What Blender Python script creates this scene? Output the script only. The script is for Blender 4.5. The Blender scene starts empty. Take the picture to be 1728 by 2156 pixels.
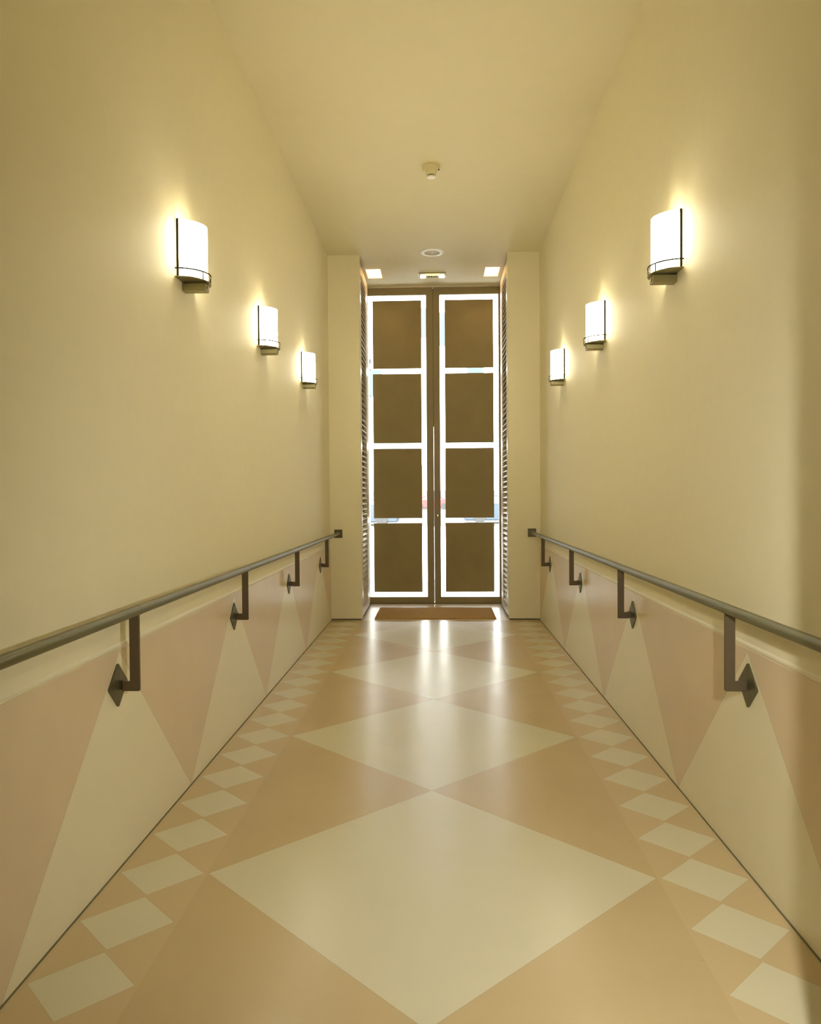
import bpy, bmesh, math, random
from mathutils import Vector, Matrix

S = bpy.context.scene
COL = S.collection
PI = math.pi
random.seed(4)

# ------------------------------------------------------------------ camera
F_PX, YAW, PITCH, ROLL = 1600.0, .0361, .0210, -.0073
CAMP = Vector((.0386, 0.0, 1.4314))
fw = Vector((-math.sin(YAW)*math.cos(PITCH), math.cos(YAW)*math.cos(PITCH), -math.sin(PITCH)))
rt = Vector((math.cos(YAW), math.sin(YAW), 0))
up = rt.cross(fw)
r2 = math.cos(ROLL)*rt + math.sin(ROLL)*up
u2 = -math.sin(ROLL)*rt + math.cos(ROLL)*up
cd = bpy.data.cameras.new('camera')
cd.sensor_fit = 'HORIZONTAL'
cd.sensor_width = 36
cd.lens = 36*F_PX/1728
cd.clip_start, cd.clip_end = .05, 400
cam = bpy.data.objects.new('camera', cd)
COL.objects.link(cam)
m = Matrix(((r2.x, u2.x, -fw.x, CAMP.x), (r2.y, u2.y, -fw.y, CAMP.y), (r2.z, u2.z, -fw.z, CAMP.z), (0, 0, 0, 1)))
cam.matrix_world = m
S.camera = cam

# ------------------------------------------------------------------ light settings
SCONCE_E = 28.0
SCONCE_COL = (1.0, .90, .64)
KEY_W = 105.0
SKY_E = 8.0
SUN_E = 44.0
S.view_settings.view_transform = 'Standard'
S.view_settings.look = 'None'
S.view_settings.gamma = 1
S.view_settings.use_curve_mapping = False
S.view_settings.exposure = 0.0

w = bpy.data.worlds.new('sky')
S.world = w
w.use_nodes = True
bg = w.node_tree.nodes['Background']
bg.inputs[0].default_value = (.93, .96, 1, 1)
bg.inputs[1].default_value = SKY_E
sd = bpy.data.lights.new('sun', 'SUN')
sd.energy = SUN_E
sd.angle = .01
sd.color = (1, .97, .93)
sun = bpy.data.objects.new('sun', sd)
COL.objects.link(sun)
sun.rotation_euler = (math.radians(42), 0, math.radians(-25))

# photographer's lamp standing in the doorway behind the jamb (its shadows are in the photo)
kd = bpy.data.lights.new('photo_lamp', 'SPOT')
kd.energy = KEY_W
kd.color = (1, .98, .89)
kd.shadow_soft_size = .013
kd.spot_size = math.radians(145)
kd.spot_blend = 1
key = bpy.data.objects.new('photo_lamp', kd)
COL.objects.link(key)
key.location = (.64, 1.02, 1.38)
key.rotation_euler = (math.radians(90-17), 0, math.radians(2))

# ------------------------------------------------------------------ materials
def mat(name, col, rough=.5, metal=0, noise=0, nscale=8, emit=None, es=0, bump=0, bscale=200, spec=.5, coat=0):
    M = bpy.data.materials.new(name)
    M.use_nodes = True
    nt = M.node_tree
    b = nt.nodes['Principled BSDF']
    b.inputs['Base Color'].default_value = (*col, 1)
    b.inputs['Roughness'].default_value = rough
    b.inputs['Metallic'].default_value = metal
    b.inputs['Specular IOR Level'].default_value = spec
    b.inputs['Coat Weight'].default_value = coat
    b.inputs['Coat Roughness'].default_value = .15
    tc = nt.nodes.new('ShaderNodeTexCoord')
    if noise:
        n = nt.nodes.new('ShaderNodeTexNoise')
        n.inputs['Scale'].default_value = nscale
        n.inputs['Detail'].default_value = 6
        nt.links.new(tc.outputs['Object'], n.inputs['Vector'])
        mx = nt.nodes.new('ShaderNodeMix')
        mx.data_type = 'RGBA'
        mx.inputs[6].default_value = (*[c*(1-noise) for c in col], 1)
        mx.inputs[7].default_value = (*[min(1, c*(1+noise)) for c in col], 1)
        nt.links.new(n.outputs['Fac'], mx.inputs[0])
        nt.links.new(mx.outputs[2], b.inputs['Base Color'])
    if bump:
        n2 = nt.nodes.new('ShaderNodeTexNoise')
        n2.inputs['Scale'].default_value = bscale
        nt.links.new(tc.outputs['Object'], n2.inputs['Vector'])
        bp = nt.nodes.new('ShaderNodeBump')
        bp.inputs['Strength'].default_value = bump
        bp.inputs['Distance'].default_value = .002
        nt.links.new(n2.outputs['Fac'], bp.inputs['Height'])
        nt.links.new(bp.outputs['Normal'], b.inputs['Normal'])
    if emit:
        b.inputs['Emission Color'].default_value = (*emit, 1)
        b.inputs['Emission Strength'].default_value = es
    return M

class NB:
    """tiny node-math helper"""
    def __init__(s, nt): s.nt = nt
    def v(s, x, sock):
        if isinstance(x, (int, float)): sock.default_value = x
        else: s.nt.links.new(x, sock)
    def m(s, op, a, b=0.0, c=None):
        n = s.nt.nodes.new('ShaderNodeMath'); n.operation = op
        s.v(a, n.inputs[0]); s.v(b, n.inputs[1])
        if c is not None: s.v(c, n.inputs[2])
        return n.outputs[0]
    def tri(s, y, y0, p):      # 0 at y0+k*p, 1 half a period away
        t = s.m('FRACT', s.m('ADD', s.m('DIVIDE', s.m('SUBTRACT', y, y0), p), .5))
        return s.m('MULTIPLY', s.m('ABSOLUTE', s.m('SUBTRACT', t, .5)), 2)
    def mix(s, f, a, b):
        n = s.nt.nodes.new('ShaderNodeMix'); n.data_type = 'RGBA'
        s.v(f, n.inputs[0])
        for i, x in ((6, a), (7, b)):
            if isinstance(x, tuple): n.inputs[i].default_value = (*x, 1)
            else: s.nt.links.new(x, n.inputs[i])
        return n.outputs[2]
    def noise(s, vec, scale, detail=5, rough=.6):
        n = s.nt.nodes.new('ShaderNodeTexNoise')
        n.inputs['Scale'].default_value = scale; n.inputs['Detail'].default_value = detail
        n.inputs['Roughness'].default_value = rough
        s.nt.links.new(vec, n.inputs['Vector'])
        return n.outputs['Fac']

P = 1.6583
YA0 = 3.6637
YB0 = YA0 - P/2
YW = .06
ZPEAK = .8367
CREAM = (.71, .66, .46)
TAN = (.60, .465, .252)
ROSE = (.73, .59, .40)
DCREAM = (.83, .765, .555)
WALLC = (.84, .77, .545)

def floor_mat():
    M = bpy.data.materials.new('inlaid_floor'); M.use_nodes = True
    nt = M.node_tree; b = nt.nodes['Principled BSDF']; N = NB(nt)
    tc = nt.nodes.new('ShaderNodeTexCoord')
    sp = nt.nodes.new('ShaderNodeSeparateXYZ'); nt.links.new(tc.outputs['Object'], sp.inputs[0])
    x, y = sp.outputs[0], sp.outputs[1]
    ax = N.m('ABSOLUTE', x)
    big = N.m('SUBTRACT', 1.0, N.m('ADD', N.m('DIVIDE', ax, .8435), N.tri(y, YB0, P)))
    sm = N.m('SUBTRACT', .965, N.m('ADD', N.m('ABSOLUTE', N.m('DIVIDE', N.m('SUBTRACT', ax, 1.021), .1675)), N.tri(y, YB0, P/5)))
    fb = N.m('GREATER_THAN', big, 0.0)
    fs = N.m('GREATER_THAN', sm, 0.0)
    niche = N.m('GREATER_THAN', y, 8.70)
    fb = N.m('MULTIPLY', N.m('MAXIMUM', fb, fs), N.m('SUBTRACT', 1.0, niche))
    # fine joint along the pieces
    jb = N.m('LESS_THAN', N.m('ABSOLUTE', big), .0035)
    js = N.m('LESS_THAN', N.m('ABSOLUTE', sm), .014)
    jo = N.m('MULTIPLY', N.m('MAXIMUM', jb, js), N.m('SUBTRACT', 1.0, niche))
    border = N.m('GREATER_THAN', ax, .848)
    n1 = N.noise(tc.outputs['Object'], 2.2, 4)
    tan_a = N.mix(n1, tuple(c*.93 for c in TAN), tuple(c*1.07 for c in TAN))
    tan_b = N.mix(border, tan_a, (TAN[0]*1.05, TAN[1]*1.06, TAN[2]*1.10))
    cr = N.mix(n1, tuple(c*.95 for c in CREAM), tuple(min(1, c*1.04) for c in CREAM))
    c = N.mix(fb, tan_b, cr)
    c = N.mix(niche, c, (.80, .68, .52))  # recess floor coloured paler to bounce light onto its ceiling
    c = N.mix(N.m('MULTIPLY', jo, .30), c, (.42, .28, .14))
    # a few faint scuffs, stretched across the hall
    mp = nt.nodes.new('ShaderNodeMapping'); mp.inputs['Scale'].default_value = (5, 13, 5)
    nt.links.new(tc.outputs['Object'], mp.inputs[0])
    n2 = N.noise(mp.outputs[0], 1.6, 3, .5)
    n2b = N.noise(tc.outputs['Object'], 60, 2, .5)
    sc = N.m('MULTIPLY', N.m('MULTIPLY', N.m('GREATER_THAN', n2, .735), N.m('GREATER_THAN', n2b, .5)), .16)
    c = N.mix(sc, c, (.34, .25, .14))
    nt.links.new(c, b.inputs['Base Color'])
    nt.links.new(N.m('ADD', .20, N.m('MULTIPLY', n1, .10)), b.inputs['Roughness'])
    b.inputs['Specular IOR Level'].default_value = .45
    n3 = N.noise(tc.outputs['Object'], 9, 3)
    bp = nt.nodes.new('ShaderNodeBump'); bp.inputs['Strength'].default_value = .12; bp.inputs['Distance'].default_value = .004
    nt.links.new(n3, bp.inputs['Height']); nt.links.new(bp.outputs['Normal'], b.inputs['Normal'])
    return M

def dado_mat():
    M = bpy.data.materials.new('inlaid_dado'); M.use_nodes = True
    nt = M.node_tree; b = nt.nodes['Principled BSDF']; N = NB(nt)
    tc = nt.nodes.new('ShaderNodeTexCoord')
    sp = nt.nodes.new('ShaderNodeSeparateXYZ'); nt.links.new(tc.outputs['Object'], sp.inputs[0])
    y, z = sp.outputs[1], sp.outputs[2]
    t = N.m('SUBTRACT', 1.0, N.m('ADD', N.tri(y, YB0+YW, P), N.m('DIVIDE', z, ZPEAK)))
    f = N.m('GREATER_THAN', t, 0.0)
    top = N.m('GREATER_THAN', z, .848)
    f = N.m('MAXIMUM', f, top)
    j = N.m('MULTIPLY', N.m('LESS_THAN', N.m('ABSOLUTE', t), .004), N.m('SUBTRACT', 1.0, top))
    n1 = N.noise(tc.outputs['Object'], 3.0, 5)
    n2 = N.noise(tc.outputs['Object'], 20, 7, .75)
    ro = N.mix(n1, tuple(c*.92 for c in ROSE), tuple(c*1.08 for c in ROSE))
    cr = N.mix(n1, tuple(c*.96 for c in DCREAM), tuple(min(1, c*1.03) for c in DCREAM))
    c = N.mix(f, ro, cr)
    c = N.mix(N.m('MULTIPLY', j, .25), c, (.4, .28, .15))
    sc = N.m('MULTIPLY', N.m('GREATER_THAN', n2, .745), .22)
    c = N.mix(sc, c, (.32, .22, .12))
    nt.links.new(c, b.inputs['Base Color'])
    b.inputs['Roughness'].default_value = .30
    b.inputs['Specular IOR Level'].default_value = .4
    return M

M = dict(
    floor=floor_mat(), dado=dado_mat(),
    wall=mat('cream_plaster', WALLC, .62, noise=.025, nscale=14, bump=.15, bscale=350, spec=.3),
    ceil=mat('ceiling_paint', (.79, .72, .505), .62, noise=.02, nscale=9, spec=.3),
    lobby=mat('lobby_paint', (.55, .48, .30), .8),
    joint=mat('dark_joint', (.16, .15, .08), .7),
    rail=mat('bronze_tube', (.135, .125, .05), .38, metal=.3, noise=.015, nscale=30, spec=.6),
    bronze=mat('brown_flat_steel', (.12, .085, .045), .5, metal=.25, noise=.08, nscale=60),
    plate=mat('olive_plate', (.12, .105, .05), .42, metal=.35, noise=.08, nscale=60),
    screw=mat('screw_head', (.05, .045, .03), .4, metal=.6),
    glass_lit=mat('lit_opal_glass', (.9, .88, .8), .3, emit=SCONCE_COL, es=SCONCE_E),
    glass_lid=mat('opal_lid', (.85, .82, .7), .4, emit=SCONCE_COL, es=.6),
    steel=mat('brushed_nickel', (.50, .46, .30), .32, metal=.9, noise=.05, nscale=90),
    post=mat('gallery_metal', (.020, .017, .008), .6, spec=.1),
    steel_dark=mat('nickel_bracket', (.34, .31, .17), .38, metal=.8, noise=.05, nscale=90),
    door=mat('brown_door_frame', (.30, .24, .12), .42, noise=.05, nscale=20, spec=.4),
    panel=mat('brown_panel', (.34, .27, .135), .8, noise=.10, nscale=5, spec=.15),
    louvre=mat('shutter_paint', (.82, .72, .56), .35, noise=.02, nscale=30),
    void=mat('louvre_gap_shade', (.14, .11, .055), .8),  # dark tone for the shade in the louvre gaps
    white=mat('white_plastic', (.86, .82, .72), .35, noise=.01),
    creamp=mat('cream_plastic', (.74, .66, .40), .45, noise=.02),
    grille=mat('beige_grille', (.56, .50, .36), .6, bump=.5, bscale=900),
    dark=mat('dark_gap', (.03, .025, .012), .7),
    coir=mat('coir_mat', (.50, .29, .08), .95, noise=.30, nscale=55, bump=1, bscale=500, spec=.1),
    brass=mat('brass_lock', (.80, .70, .42), .25, metal=.8),
    lamp=mat('halogen_lamp', (1, .9, .7), .4, emit=(1, .74, .44), es=120),
    reflector=mat('white_recess', (.92, .82, .62), .4),
    capw=mat('glowing_white_end', (.9, .88, .84), .15, emit=(1, .95, .9), es=1.1),  # glow added so the plain white ends look bright
    warmlamp=mat('pilot_lamp', (1, .8, .5), .4, emit=(1, .75, .35), es=2.2),
    pavement=mat('pale_pavement', (.60, .59, .57), .8, noise=.05, nscale=1),
    street=mat('road_surface', (.037, .031, .028), .8, noise=.06, nscale=.8),
    facade=mat('white_facade', (.80, .79, .76), .8, noise=.04, nscale=.5),
    winglass=mat('facade_window', (.035, .052, .055), .6),
    winframe=mat('facade_frame', (.075, .075, .085), .5),
    redcloth=mat('red_banner', (.17, .07, .055), .7),
    carred=mat('car_red', (.20, .045, .045), .25), carwhite=mat('car_blue_grey', (.030, .046, .062), .5),
    carglass=mat('car_glass', (.12, .15, .18), .1), tyre=mat('tyre', (.03, .03, .03), .8),
)
def pane_mat():
    m_ = bpy.data.materials.new('door_glass'); m_.use_nodes = True
    nt = m_.node_tree; nt.nodes.clear()
    o = nt.nodes.new('ShaderNodeOutputMaterial'); t = nt.nodes.new('ShaderNodeBsdfTransparent')
    g = nt.nodes.new('ShaderNodeBsdfGlossy'); g.inputs['Roughness'].default_value = .03
    t.inputs[0].default_value = (.93, .95, .94, 1)
    mx = nt.nodes.new('ShaderNodeMixShader'); fr = nt.nodes.new('ShaderNodeFresnel'); fr.inputs[0].default_value = 1.45
    nt.links.new(fr.outputs[0], mx.inputs[0]); nt.links.new(t.outputs[0], mx.inputs[1]); nt.links.new(g.outputs[0], mx.inputs[2])
    nt.links.new(mx.outputs[0], o.inputs[0])
    return m_
M['pane'] = pane_mat()

# ------------------------------------------------------------------ mesh helpers
def box(bm, x0, x1, y0, y1, z0, z1, bev=0, rot=None):
    vs = [bm.verts.new((x, y, z)) for x in (x0, x1) for y in (y0, y1) for z in (z0, z1)]
    q = [(0, 1, 3, 2), (4, 6, 7, 5), (0, 4, 5, 1), (2, 3, 7, 6), (0, 2, 6, 4), (1, 5, 7, 3)]
    fs = [bm.faces.new([vs[i] for i in f]) for f in q]
    if rot:
        bmesh.ops.rotate(bm, verts=vs, cent=rot[0], matrix=Matrix.Rotation(rot[1], 3, rot[2]))
    if bev:
        es = list({e for f in fs for e in f.edges})
        bmesh.ops.bevel(bm, geom=es, offset=bev, segments=2, affect='EDGES', profile=.5)

def prism(bm, pts, axis, a0, a1):
    """extrude the 2-D outline along axis ('x','y','z')"""
    def mk(u, v, a):
        return {'x': (a, u, v), 'y': (u, a, v), 'z': (u, v, a)}[axis]
    A = [bm.verts.new(mk(u, v, a0)) for u, v in pts]
    B = [bm.verts.new(mk(u, v, a1)) for u, v in pts]
    n = len(pts)
    bm.faces.new(A); bm.faces.new(B[::-1])
    for i in range(n):
        bm.faces.new((A[i], B[i], B[(i+1) % n], A[(i+1) % n]))

def lathe(bm, prof, cx=0, cy=0, seg=40):
    """profile of (r, z) pairs about the z axis"""
    rings = []
    for r, z in prof:
        if r < 1e-6: rings.append([bm.verts.new((cx, cy, z))])
        else: rings.append([bm.verts.new((cx+r*math.cos(2*PI*i/seg), cy+r*math.sin(2*PI*i/seg), z)) for i in range(seg)])
    for a, b in zip(rings, rings[1:]):
        for i in range(seg):
            j = (i+1) % seg
            if len(a) == 1 and len(b) == 1: continue
            if len(a) == 1: bm.faces.new((a[0], b[i], b[j]))
            elif len(b) == 1: bm.faces.new((a[i], b[0], a[j]))
            else: bm.faces.new((a[i], b[i], b[j], a[j]))

def tube(bm, p0, p1, r, seg=20, cap=True):
    p0, p1 = Vector(p0), Vector(p1); d = (p1-p0).normalized()
    a = d.orthogonal().normalized(); b = d.cross(a)
    A = [bm.verts.new(p0+r*(math.cos(2*PI*i/seg)*a+math.sin(2*PI*i/seg)*b)) for i in range(seg)]
    B = [bm.verts.new(p1+r*(math.cos(2*PI*i/seg)*a+math.sin(2*PI*i/seg)*b)) for i in range(seg)]
    for i in range(seg): bm.faces.new((A[i], A[(i+1) % seg], B[(i+1) % seg], B[i]))
    if cap: bm.faces.new(A[::-1]); bm.faces.new(B)

def arcband(bm, r0, r1, z0, z1, a0, a1, seg=36):
    """curved solid strip around the origin, angles measured from +x"""
    R = []
    for i in range(seg+1):
        a = a0+(a1-a0)*i/seg; c, s = math.cos(a), math.sin(a)
        R.append([bm.verts.new((r*c, r*s, z)) for r, z in ((r0, z0), (r1, z0), (r1, z1), (r0, z1))])
    for p, q in zip(R, R[1:]):
        for k in range(4):
            bm.faces.new((p[k], p[(k+1) % 4], q[(k+1) % 4], q[k]))
    bm.faces.new(R[0][::-1]); bm.faces.new(R[-1])

def obj(name, bm, m, parent=None, smooth=False, kind=None):
    bmesh.ops.recalc_face_normals(bm, faces=bm.faces[:])
    me = bpy.data.meshes.new(name); bm.to_mesh(me); bm.free()
    me.materials.append(M[m] if isinstance(m, str) else m)
    if smooth:
        for p in me.polygons: p.use_smooth = True
        try: me.set_sharp_from_angle(angle=math.radians(35))
        except Exception: pass
    o = bpy.data.objects.new(name, me); COL.objects.link(o)
    if parent: o.parent = parent
    if kind: o['kind'] = kind
    return o

def B(): return bmesh.new()
def thing(name, label, cat, loc=(0, 0, 0), rz=0, group=None):
    o = bpy.data.objects.new(name, None); COL.objects.link(o)
    o.empty_display_size = .1
    o.location = loc; o.rotation_euler = (0, 0, rz); o['label'] = label; o['category'] = cat
    if group: o['group'] = group
    return o
def tag(o, label, cat, group=None):
    o['label'] = label; o['category'] = cat
    if group: o['group'] = group
    return o
def dup(root, loc, rz, label):
    r = root.copy(); COL.objects.link(r); r.location = loc; r.rotation_euler = (0, 0, rz); r['label'] = label
    for ch in list(root.children):
        c = ch.copy(); COL.objects.link(c); c.parent = r
        for g in list(ch.children):
            d = g.copy(); COL.objects.link(d); d.parent = c
    return r

def struct(name, bm, m, parent=None, label=None):
    o = obj(name, bm, m, parent, kind='structure')
    if label: o['label'] = label
    return o

# ------------------------------------------------------------------ setting
W2, ZC, YE, YD = 1.2, 4.19, 8.7212, 10.07
YJ0, YJ1 = 1.40, 1.52              # jamb wall the photographer stands behind
b = B(); box(b, -1.5, 1.5, YJ0, 10.25, -.12, 0); struct('floor', b, 'floor')
b = B(); box(b, -1.4, -W2-.006, YJ0, 8.80, 0, 4.4); struct('wall_left', b, 'wall')
b = B(); box(b, W2+.006, 1.4, YJ0, 8.80, 0, 4.4); struct('wall_right', b, 'wall')
# inlaid lower wall lining, a little proud, with a small moulding on top
for s, nm in ((-1, 'left'), (1, 'right')):
    b = B(); prism(b, [(s*(W2+.05), .003), (s*W2, .003), (s*W2, .8455), (s*(W2+.003), .848), (s*W2, .852), (s*(W2-.001), .858), (s*W2, .863), (s*(W2+.006), .869), (s*(W2+.05), .869)], 'y', YJ1, YE+.03)
    struct('wall_%s_dado' % nm, b, 'dado')
    b = B(); box(b, s*(W2-.004), s*(W2+.01), YJ1, YE, -.01, .004); struct('trim_%d' % (1 if s < 0 else 2), b, 'joint')

# ceiling slab with the two square downlight openings
SQ = [(-.829, -.640, 9.27, 9.66), (.628, .813, 9.28, 9.665)]
b = B()
xs = [-1.4, -.829, -.640, .628, .813, 1.4]
ys = [YJ0, 9.275, 9.662, 10.25]
for i in range(5):
    for j in range(3):
        if j == 1 and i in (1, 3): continue
        box(b, xs[i], xs[i+1], ys[j], ys[j+1], ZC, ZC+.2)
bmesh.ops.remove_doubles(b, verts=b.verts[:], dist=1e-5)
struct('ceiling', b, 'ceil')

# piers either side of the door recess, with pockets for the folded shutters
for s, nm in ((-1, 'end_left'), (1, 'end_right')):
    xi = .842; xd = .872
    pts = [(s*1.4, YE), (s*(xi+.006), YE), (s*xi, YE+.006), (s*xi, YE+.05), (s*.912, YE+.05), (s*.912, 9.77), (s*xd, 9.77), (s*xd, 10.25), (s*1.4, 10.25)]
    b = B(); prism(b, pts, 'z', .02, ZC+.1); struct('wall_'+nm, b, 'wall')
    b = B(); box(b, s*1.3, s*(xi+.012), YE+.008, 10.2, -.01, .02); struct('trim_%d' % (3 if s < 0 else 4), b, 'joint')

# door surround strips (light edge round the leaves)
b = B()
box(b, -.872, .872, YD-.012, YD+.10, ZC-.012, ZC+.01)
struct('trim_5', b, 'louvre')
b = B(); box(b, -.872, .872, YD+.004, YD+.06, -.002, .0075); struct('trim_6', b, 'dark')  # dark strip added to stop light leaking under the leaves

# doorway wall in front of the hall and the lobby the camera stands in
b = B()
box(b, .8267, 2.2, YJ0, YJ1, 0, 3.4)
box(b, -2.2, -.90, YJ0, YJ1, 0, 3.4)
box(b, -.90, .8267, YJ0, YJ1, 2.75, 4.4)
box(b, -2.2, -.90, YJ0, YJ1, 3.4, 4.4); box(b, .8267, 2.2, YJ0, YJ1, 3.4, 4.4)
struct('wall_front', b, 'lobby')
b = B(); box(b, -2.3, -2.2, -2.5, YJ1, 0, 3.4); struct('wall_lobby_left', b, 'lobby')
b = B(); box(b, 2.2, 2.3, -2.5, YJ1, 0, 3.4); struct('wall_lobby_right', b, 'lobby')
b = B(); box(b, -2.3, 2.3, -2.6, -2.5, 0, 3.4); struct('wall_rear', b, 'lobby')
b = B(); box(b, -2.3, 2.3, -2.6, YJ0, 3.4, 3.5); struct('ceiling_lobby', b, 'lobby')
b = B(); box(b, -2.3, 2.3, -2.6, YJ0, -.12, 0); struct('floor_lobby', b, 'lobby')

# ------------------------------------------------------------------ doors
def leaf(name, x0, x1, gx0, gx1, px0, px1, label):
    b = B()
    y0, y1 = YD, YD+.045
    z0, z1, gz0, gz1 = .008, ZC-.014, .089, 4.079
    # mitred frame of four rails; the meeting stiles part slightly towards the floor
    x0b, x1b = x0, (x1-.0005 if name == 'door_1' else x1)
    o_ = [(x0b, z0), (x1b, z0), (x1, z1), (x0, z1)]; i_ = [(gx0, gz0), (gx1, gz0), (gx1, gz1), (gx0, gz1)]
    for k in range(4):
        j = (k+1) % 4
        prism(b, [o_[k], o_[j], i_[j], i_[k]], 'y', y0, y1)
    d = struct(name, b, 'door'); d['label'] = label
    b = B(); box(b, gx0-.01, gx1+.01, YD+.022, YD+.028, gz0-.01, gz1+.01); obj('glass_pane', b, 'pane', d)
    zs = [(.155, 1.071), (1.139, 2.062), (2.132, 3.048), (3.117, 4.012)]
    for k, (a, c) in enumerate(zs):
        dx = .006*k/3
        b = B(); box(b, px0+dx, px1+dx if name == 'door_1' else px1, YD+.012, YD+.021, a, c, .001)
        obj('brown_panel', b, 'panel', d)
    return d
d1 = leaf('door_1', -.912, -.0140, -.872, -.104, -.815, -.172, 'left leaf of the tall brown double door with four dark panels on glass')
d2 = leaf('door_2', -.0100, .885, .075, .848, .138, .781, 'right leaf of the tall brown double door with a small keyhole')
b = B(); box(b, -.0185, -.0015, YD+.0455, YD+.052, 2.35, ZC-.02); box(b, -.0185, -.0118, YD+.0455, YD+.052, .02, 2.35); obj('gap_light_block', b, 'dark', d2)  # strips added to block daylight between the leaves, leaving a thin slit
b = B(); tube(b, (.036, YD-.004, 1.175), (.036, YD+.002, 1.175), .008, 14); box(b, .033, .039, YD-.004, YD+.001, 1.150, 1.170)
obj('keyhole', b, 'brass', d2, True)['label'] = 'small pale metal keyhole'

# ------------------------------------------------------------------ louvred shutters folded into the reveals
def shutter(name, s, label):
    t = thing(name, label, 'shutter', (s*.846, 9.26, .035), 0)
    # local: y along reveal, x into the pier is s*(+)
    y0, y1, ya, yb, H = -.455, .48, -.325, .25, 4.10
    b = B(); T = .036*s
    lo, hi = min(0, T), max(0, T)
    box(b, lo, hi, y0, ya, 0, H, .002); box(b, lo, hi, yb, y1, 0, H, .002)
    box(b, lo, hi, ya, yb, 0, .09); box(b, lo, hi, ya, yb, H-.11, H)
    obj('shutter_frame', b, 'louvre', t)
    b = B()
    n = 62; p = (H-.20)/n
    for i in range(n):
        z = .09+p*(i+.5)
        box(b, min(-.002*s, .036*s), max(-.002*s, .036*s), ya-.003, yb+.003, z-.004, z+.004, rot=((.018*s, 0, z), s*math.radians(-42), 'Y'))
    obj('louvre_slats', b, 'louvre', t)
    b = B(); box(b, min(.05*s, .06*s), max(.05*s, .06*s), ya-.02, yb+.02, .02, H-.02); obj('gap_shade_sheet', b, 'void', t)  # dark sheet stands in for the shade between the slats
    return t
shutter('louvred_shutter', -1, 'cream louvred shutter folded against the left side of the door recess')
shutter('louvred_shutter', 1, 'cream louvred shutter folded against the right side of the door recess')

# ------------------------------------------------------------------ sconces
def make_sconce(label):
    # local frame: wall plane x=0, light projects towards +x, z=0 at the tray underside
    t = thing('wall_sconce', label, 'wall lamp', group='half-round sconces along the corridor walls')
    R = .131
    b = B(); pts = [(0, -R)]+[(R*math.cos(a), R*math.sin(a)) for a in [(-PI/2+PI*i/40) for i in range(1, 40)]]+[(0, R)]
    prism(b, pts, 'z', 0, .0045); obj('tray', b, 'steel_dark', t, True)
    b = B(); arcband(b, .108, .114, .012, .277, -PI/2+.13, PI/2-.13, 48); gs = obj('glass_shade', b, 'glass_lit', t, True)
    b = B(); prism(b, [(.005, -.106)]+[(.0185+.086*math.cos(a), .104*math.sin(a)) for a in [(-PI/2+.25+(PI-.5)*i/20) for i in range(21)]]+[(.005, .106)], 'z', .262, .266)
    obj('shade_lid', b, 'glass_lid', gs, True)
    for s in (-1, 1):
        b = B(); box(b, .003, .014, s*.1160-.0012, s*.1160+.0012, .004, .281); obj('edge_strip', b, 'post', t)
    b = B(); box(b, 0, .003, -.112, .112, .004, .275)
    obj('back_plate', b, 'steel', t)
    b = B(); arcband(b, R-.003, R, .038, .0445, -PI/2, PI/2, 48); g = obj('gallery_ring', b, 'post', t, True)
    for a in (-83, -29, -2, 29, 83):
        a = math.radians(a); b = B(); tube(b, ((R-.001)*math.cos(a), (R-.001)*math.sin(a), .004), ((R-.001)*math.cos(a), (R-.001)*math.sin(a), .042), .0030, 8)
        obj('gallery_post', b, 'post', g, True)
    # bracket under the tray
    b = B(); prism(b, [(-.033, -.006), (.033, -.006), (.033, -.034), (.027, -.040), (-.027, -.040), (-.033, -.034)], 'x', 0, .115)
    tube(b, (.104, 0, -.008), (.104, 0, .002), .008, 12)
    obj('mounting_bracket', b, 'steel_dark', t)
    b = B(); tube(b, (.115, 0, -.022), (.121, 0, -.022), .009, 14); obj('end_screw', b, 'steel', t, True)
    return t
sl = [(-1, 3.733, 2.486, 'wall sconce nearest the camera on the left wall, top of the left row'),
      (-1, 5.382, 2.482, 'middle wall sconce of the three on the left wall'),
      (-1, 7.050, 2.478, 'farthest wall sconce on the left wall, closest to the doors'),
      (1, 3.785, 2.502, 'wall sconce nearest the camera on the right wall, largest of the right row'),
      (1, 5.432, 2.492, 'middle wall sconce of the three on the right wall'),
      (1, 7.110, 2.485, 'farthest wall sconce on the right wall, closest to the doors')]
first = None
for s, y, z, lb in sl:
    loc = (s*(W2+.006), y, z); rz = 0 if s < 0 else PI
    if first is None: first = make_sconce(lb); first.location = loc; first.rotation_euler = (0, 0, rz)
    else: dup(first, loc, rz, lb)

# ------------------------------------------------------------------ handrails
XR, ZR, RR = 1.110, 1.003, .0192
def rail(s, label):
    t = thing('handrail', label, 'handrail', (s*XR, YE, ZR), group='handrails')
    ys = [YJ1+.12, 2.868, 4.545, 6.240, 7.925, YE-.004]
    for a, c in zip(ys, ys[1:]):
        b = B(); tube(b, (0, a-YE+.001, 0), (0, c-YE-.001, 0), RR, 28); obj('rail_tube', b, 'rail', t, True)
    for y in ys[1:-1]:
        b = B(); tube(b, (0, y-YE-.02, 0), (0, y-YE+.001, 0), RR+.0006, 28); obj('joint_sleeve', b, 'rail', t, True)
    b = B(); box(b, -.047, .047, -.007, 0, -.048, .048, .001); pl = obj('end_plate', b, 'plate', t)
    for sx in (-1, 1):
        for sz in (-1, 1):
            b = B(); tube(b, (sx*.034, -.0085, sz*.034), (sx*.034, -.006, sz*.034), .005, 10); obj('screw', b, 'screw', pl)
    return t
railL = rail(-1, 'olive bronze handrail along the left wall on four diamond-plate brackets')
railR = rail(1, 'olive bronze handrail along the right wall on four diamond-plate brackets')

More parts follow.
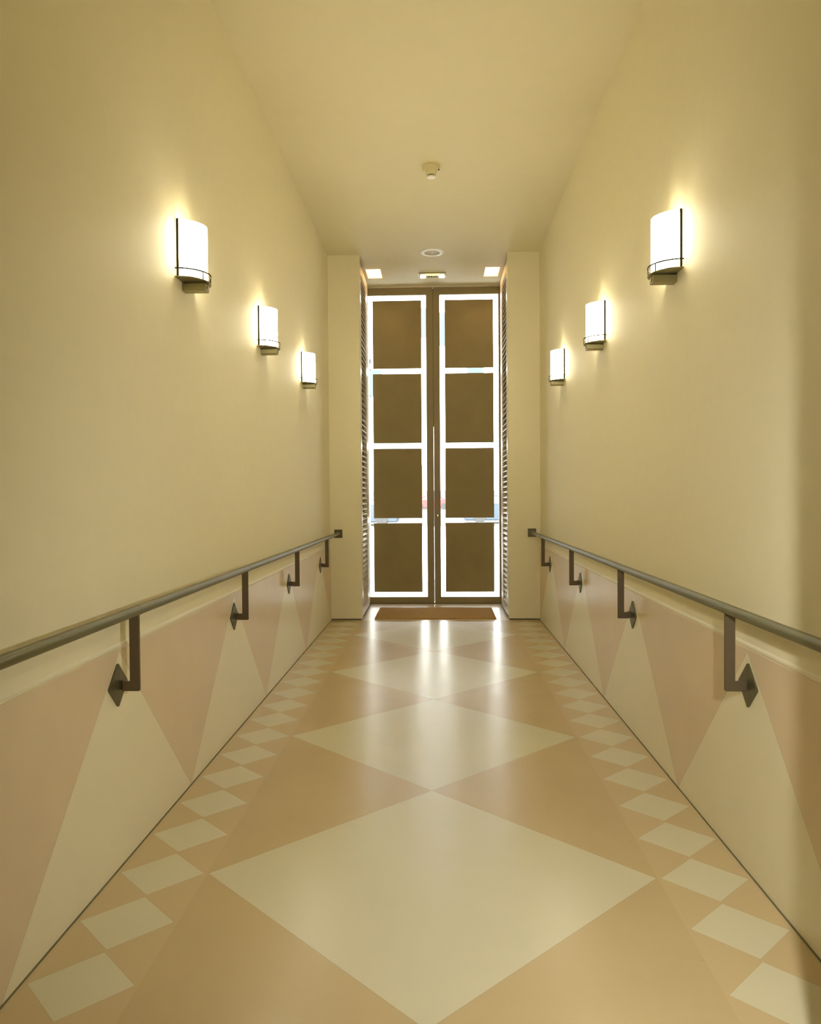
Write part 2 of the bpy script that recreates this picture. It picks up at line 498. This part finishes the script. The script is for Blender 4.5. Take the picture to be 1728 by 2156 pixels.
def bracket(root, s, y):
    # mesh in the rail's local frame: origin on the rail axis at the end plate
    ox, oy, oz = s*(W2-XR), y-YE, -ZR
    def X(v): return ox-s*v
    b = B(); z0, z1, zt = .692, .729, ZR-RR+.0008
    x0, x1 = .026, .0925; xi = x1-.037
    prism(b, [(X(x0), z0+oz), (X(x1-.003), z0+oz), (X(x1), z0+.003+oz), (X(x1), zt+oz), (X(xi), zt+oz), (X(xi), z1+oz), (X(x0), z1+oz)], 'y', oy-.012, oy)
    a_, b_ = sorted((X(.007), X(.030)))
    box(b, a_, b_, oy, oy+.014, .694+oz, .730+oz)
    br = obj('bracket', b, 'bronze', root)
    b = B(); c = .712+oz; h = .0855; k = .0035
    pts = [(k, h-k), (h-k*.9, k), (h-k*.9, -k), (k, -h+k), (-k, -h+k), (-h+k*.9, -k), (-h+k*.9, k), (-k, h-k)]
    prism(b, [(u+oy, v+c) for u, v in pts], 'x', X(0), X(.007))
    for (u, v) in ((0, .064), (0, -.064), (.060, 0), (-.060, 0)):
        tube(b, (X(.0065), oy+u, c+v), (X(.0085), oy+u, c+v), .0045, 10)
    obj('diamond_plate', b, 'plate', br)
ysL = [2.868, 4.541, 6.240, 7.922]; ysR = [2.880, 4.575, 6.250, 7.932]
for root, s, ys in ((railL, -1, ysL), (railR, 1, ysR)):
    for y in ys: bracket(root, s, y)

# ------------------------------------------------------------------ ceiling fittings
t = thing('smoke_detector', 'cream smoke detector with a stepped neck on the ceiling', 'smoke detector', (0, 6.42, ZC))
b = B(); lathe(b, [(0, 0), (.072, 0), (.074, -.006), (.074, -.020), (.066, -.034), (.064, -.040), (0, -.040)]); obj('base', b, 'creamp', t, True)
b = B(); lathe(b, [(0, -.040), (.049, -.040), (.049, -.046), (.045, -.050), (.040, -.078), (0, -.078)]); obj('neck', b, 'creamp', t, True)
b = B(); lathe(b, [(0, -.078), (.030, -.078), (.030, -.086), (0, -.086)]); obj('sensor_slot', b, 'dark', t, True)
b = B(); lathe(b, [(0, -.084), (.036, -.086), (.038, -.091), (.035, -.096), (.022, -.098), (0, -.098)]); obj('sensor_cap', b, 'white', t, True)
b = B(); box(b, .058, .070, -.030, -.020, -.046, -.038); obj('status_lamp', b, 'dark', t)

t = thing('round_ceiling_fitting', 'round white recessed ceiling fitting with a beige centre in front of the doors', 'ceiling fitting', (-.008, 8.668, ZC))
b = B(); lathe(b, [(.088, -.002), (.090, -.010), (.120, -.010), (.138, -.006), (.142, 0), (.088, 0)], seg=56); obj('trim_ring', b, 'white', t, True)
b = B(); lathe(b, [(0, -.004), (.088, -.004), (.088, 0), (0, 0)], seg=56); obj('grille', b, 'grille', t, True)
b = B(); lathe(b, [(0, -.007), (.010, -.006), (.014, -.004), (0, -.004)], seg=20); obj('centre_highlight', b, 'white', t, True)  # small highlight put in as a white bump

for (x0, x1, y0, y1), side in zip(SQ, ('left', 'right')):
    t = thing('square_downlight', 'lit square recessed downlight at the %s end of the ceiling above the doors' % side, 'downlight', ((x0+x1)/2, (y0+y1)/2, ZC), group='square downlights above the doors')
    hx, hy, d = (x1-x0)/2, (9.662-9.275)/2, .17
    cy = (9.275+9.662)/2; t.location.y = cy
    b = B()
    e = .003
    box(b, -hx+e, -hx+e+.003, -hy+e, hy-e, .001, d); box(b, hx-e-.003, hx-e, -hy+e, hy-e, .001, d)
    box(b, -hx+e, hx-e, -hy+e, -hy+e+.003, .001, d); box(b, -hx+e, hx-e, hy-e-.003, hy-e, .001, d); box(b, -hx+e, hx-e, -hy+e, hy-e, d-.004, d)
    obj('housing', b, 'reflector', t)
    b = B(); lathe(b, [(0, .12), (.022, .12), (.030, .14), (.030, .165), (0, .165)], seg=24); obj('halogen_lamp', b, 'lamp', t, True)

t = thing('exit_light', 'small emergency exit light with white ends and dark markings above the doors', 'emergency light', (-.011, 9.50, ZC))
b = B(); box(b, -.172, .166, -.05, .05, -.012, 0, .003); obj('base_plate', b, 'steel', t)
for s in (-1, 1):
    b = B(); tube(b, (s*.082, 0, -.034), (s*.150, 0, -.034), .022, 20); o = obj('end_tube', b, 'capw', t, True)
    b = B(); box(b, s*.150, s*.166, -.025, .025, -.036, -.010, .002) if s > 0 else box(b, -.166, -.150, -.025, .025, -.036, -.010, .002)
    obj('end_clip', b, 'white', t)
b = B(); tube(b, (-.080, 0, -.030), (.080, 0, -.030), .016, 18); obj('diffuser', b, 'warmlamp', t, True)
b = B(); box(b, -.080, .078, -.032, -.028, -.058, -.034, .001); lg = obj('legend_strip', b, 'white', t)
b = B()
prism(b, [(-.048, -.038), (-.040, -.038), (-.030, -.052), (-.048, -.052)], 'y', -.0335, -.0322)
box(b, -.018, -.004, -.0335, -.0322, -.053, -.039)
box(b, .012, .020, -.0335, -.0322, -.053, -.046)
box(b, .030, .036, -.0335, -.0322, -.053, -.037); box(b, .037, .042, -.0335, -.0322, -.040, -.037); box(b, .037, .042, -.0335, -.0322, -.053, -.050)
box(b, .052, .056, -.0335, -.0322, -.053, -.037); box(b, -.064, -.059, -.0335, -.0322, -.053, -.039)
obj('dark_markings', b, 'dark', lg)['label'] = 'dark markings, too small to read'

# ------------------------------------------------------------------ door mat
b = B()
n = 44
V = {}
for i in range(n+1):
    for j in range(14):
        x = -.705+1.412*i/n; y = 8.79+.855*j/13
        z = .013+.0015*math.sin(7*x+2*y)+random.uniform(-.0008, .0008)
        V[i, j] = (b.verts.new((x, y, z)), b.verts.new((x, y, .0005)))
for i in range(n):
    for j in range(13):
        b.faces.new([V[i, j][0], V[i+1, j][0], V[i+1, j+1][0], V[i, j+1][0]])
        b.faces.new([V[i, j][1], V[i, j+1][1], V[i+1, j+1][1], V[i+1, j][1]])
for i in range(n):
    for j in (0, 13): b.faces.new([V[i, j][0], V[i, j][1], V[i+1, j][1], V[i+1, j][0]])
for j in range(13):
    for i in (0, n): b.faces.new([V[i, j][0], V[i, j+1][0], V[i, j+1][1], V[i, j][1]])
tag(obj('door_mat', b, 'coir'), 'brown rectangular coir door mat on the floor before the double door', 'door mat')

# ------------------------------------------------------------------ outside, seen through the gaps
b = B(); box(b, -60, 60, 10.25, 36, -.12, -.02); struct('ground', b, 'pavement')
b = B(); box(b, -60, 60, 36, 140, -.14, -.04); struct('ground_road', b, 'street')
t = thing('street_building', 'sunlit white building across the street, seen through the gaps in the doors', 'building', (0, 92, -.02))
b = B(); box(b, -45, 45, 0, 8, 0, 24); obj('facade_wall', b, 'facade', t)
b = B(); box(b, -45, 45, -.1, .0, 0, 2.1); obj('grey_base', b, 'winframe', t)
for k, (x0, x1, z0, z1) in enumerate([(-8.6, -8.0, 17.5, 18.9), (-9.0, -8.0, 13.0, 18.0), (-10.2, -6.6, 13.5, 16.8), (-1.9, -1.2, 20.5, 24), (.2, 1.2, 19.5, 23.5), (3.6, 5.6, 15.6, 17.5), (8, 11, 13.5, 17)]):
    b = B(); box(b, x0, x1, -.06, .02, z0, z1); f = obj('window', b, 'winframe', t)
    b = B(); box(b, x0+.12, x1-.12, -.08, -.05, z0+.12, z1-.12); obj('pane', b, 'winglass', f)
b = B(); box(b, -3.1, -1.55, 86, 86.1, 1.15, 4.9); box(b, -2.4, -2.3, 85.98, 86.12, -.02, 1.2); tag(obj('red_banner', b, 'redcloth'), 'pale red upright banner beyond the left door leaf', 'banner')

def car(name, label, loc, rz, paint):
    t = thing(name, label, 'car', loc, rz)
    b = B()
    prof = [(-2.1, .14), (-2.15, .75), (-1.95, .95), (-1.35, 1.0), (-.8, 1.42), (.7, 1.46), (1.35, 1.02), (2.0, .9), (2.15, .65), (2.1, .14)]
    prism(b, prof, 'y', -.82, .82); bmesh.ops.bevel(b, geom=b.edges[:], offset=.04, segments=2, affect='EDGES'); obj('body', b, paint, t, True)
    b = B(); prism(b, [(-1.22, 1.0), (-.76, 1.36), (.64, 1.39), (1.15, 1.02)], 'y', -.84, .84); obj('side_glass', b, 'carglass', t)
    for x in (-1.3, 1.3):
        for y in (-.74, .74):
            b = B(); tube(b, (x, y-.1, .33), (x, y+.1, .33), .33, 24); obj('wheel', b, 'tyre', t, True)
    return t
car('car', 'blue-grey parked car seen low through the gaps of the left door leaf', (-4.1, 39, -.02), 0, 'carwhite')
car('car', 'blue-grey parked car seen low through the gaps of the right door leaf', (3.55, 41, -.02), PI, 'carwhite')
car('car', 'red car far down the street behind the middle gap of the doors', (-.6, 84, -.02), 0, 'carred')
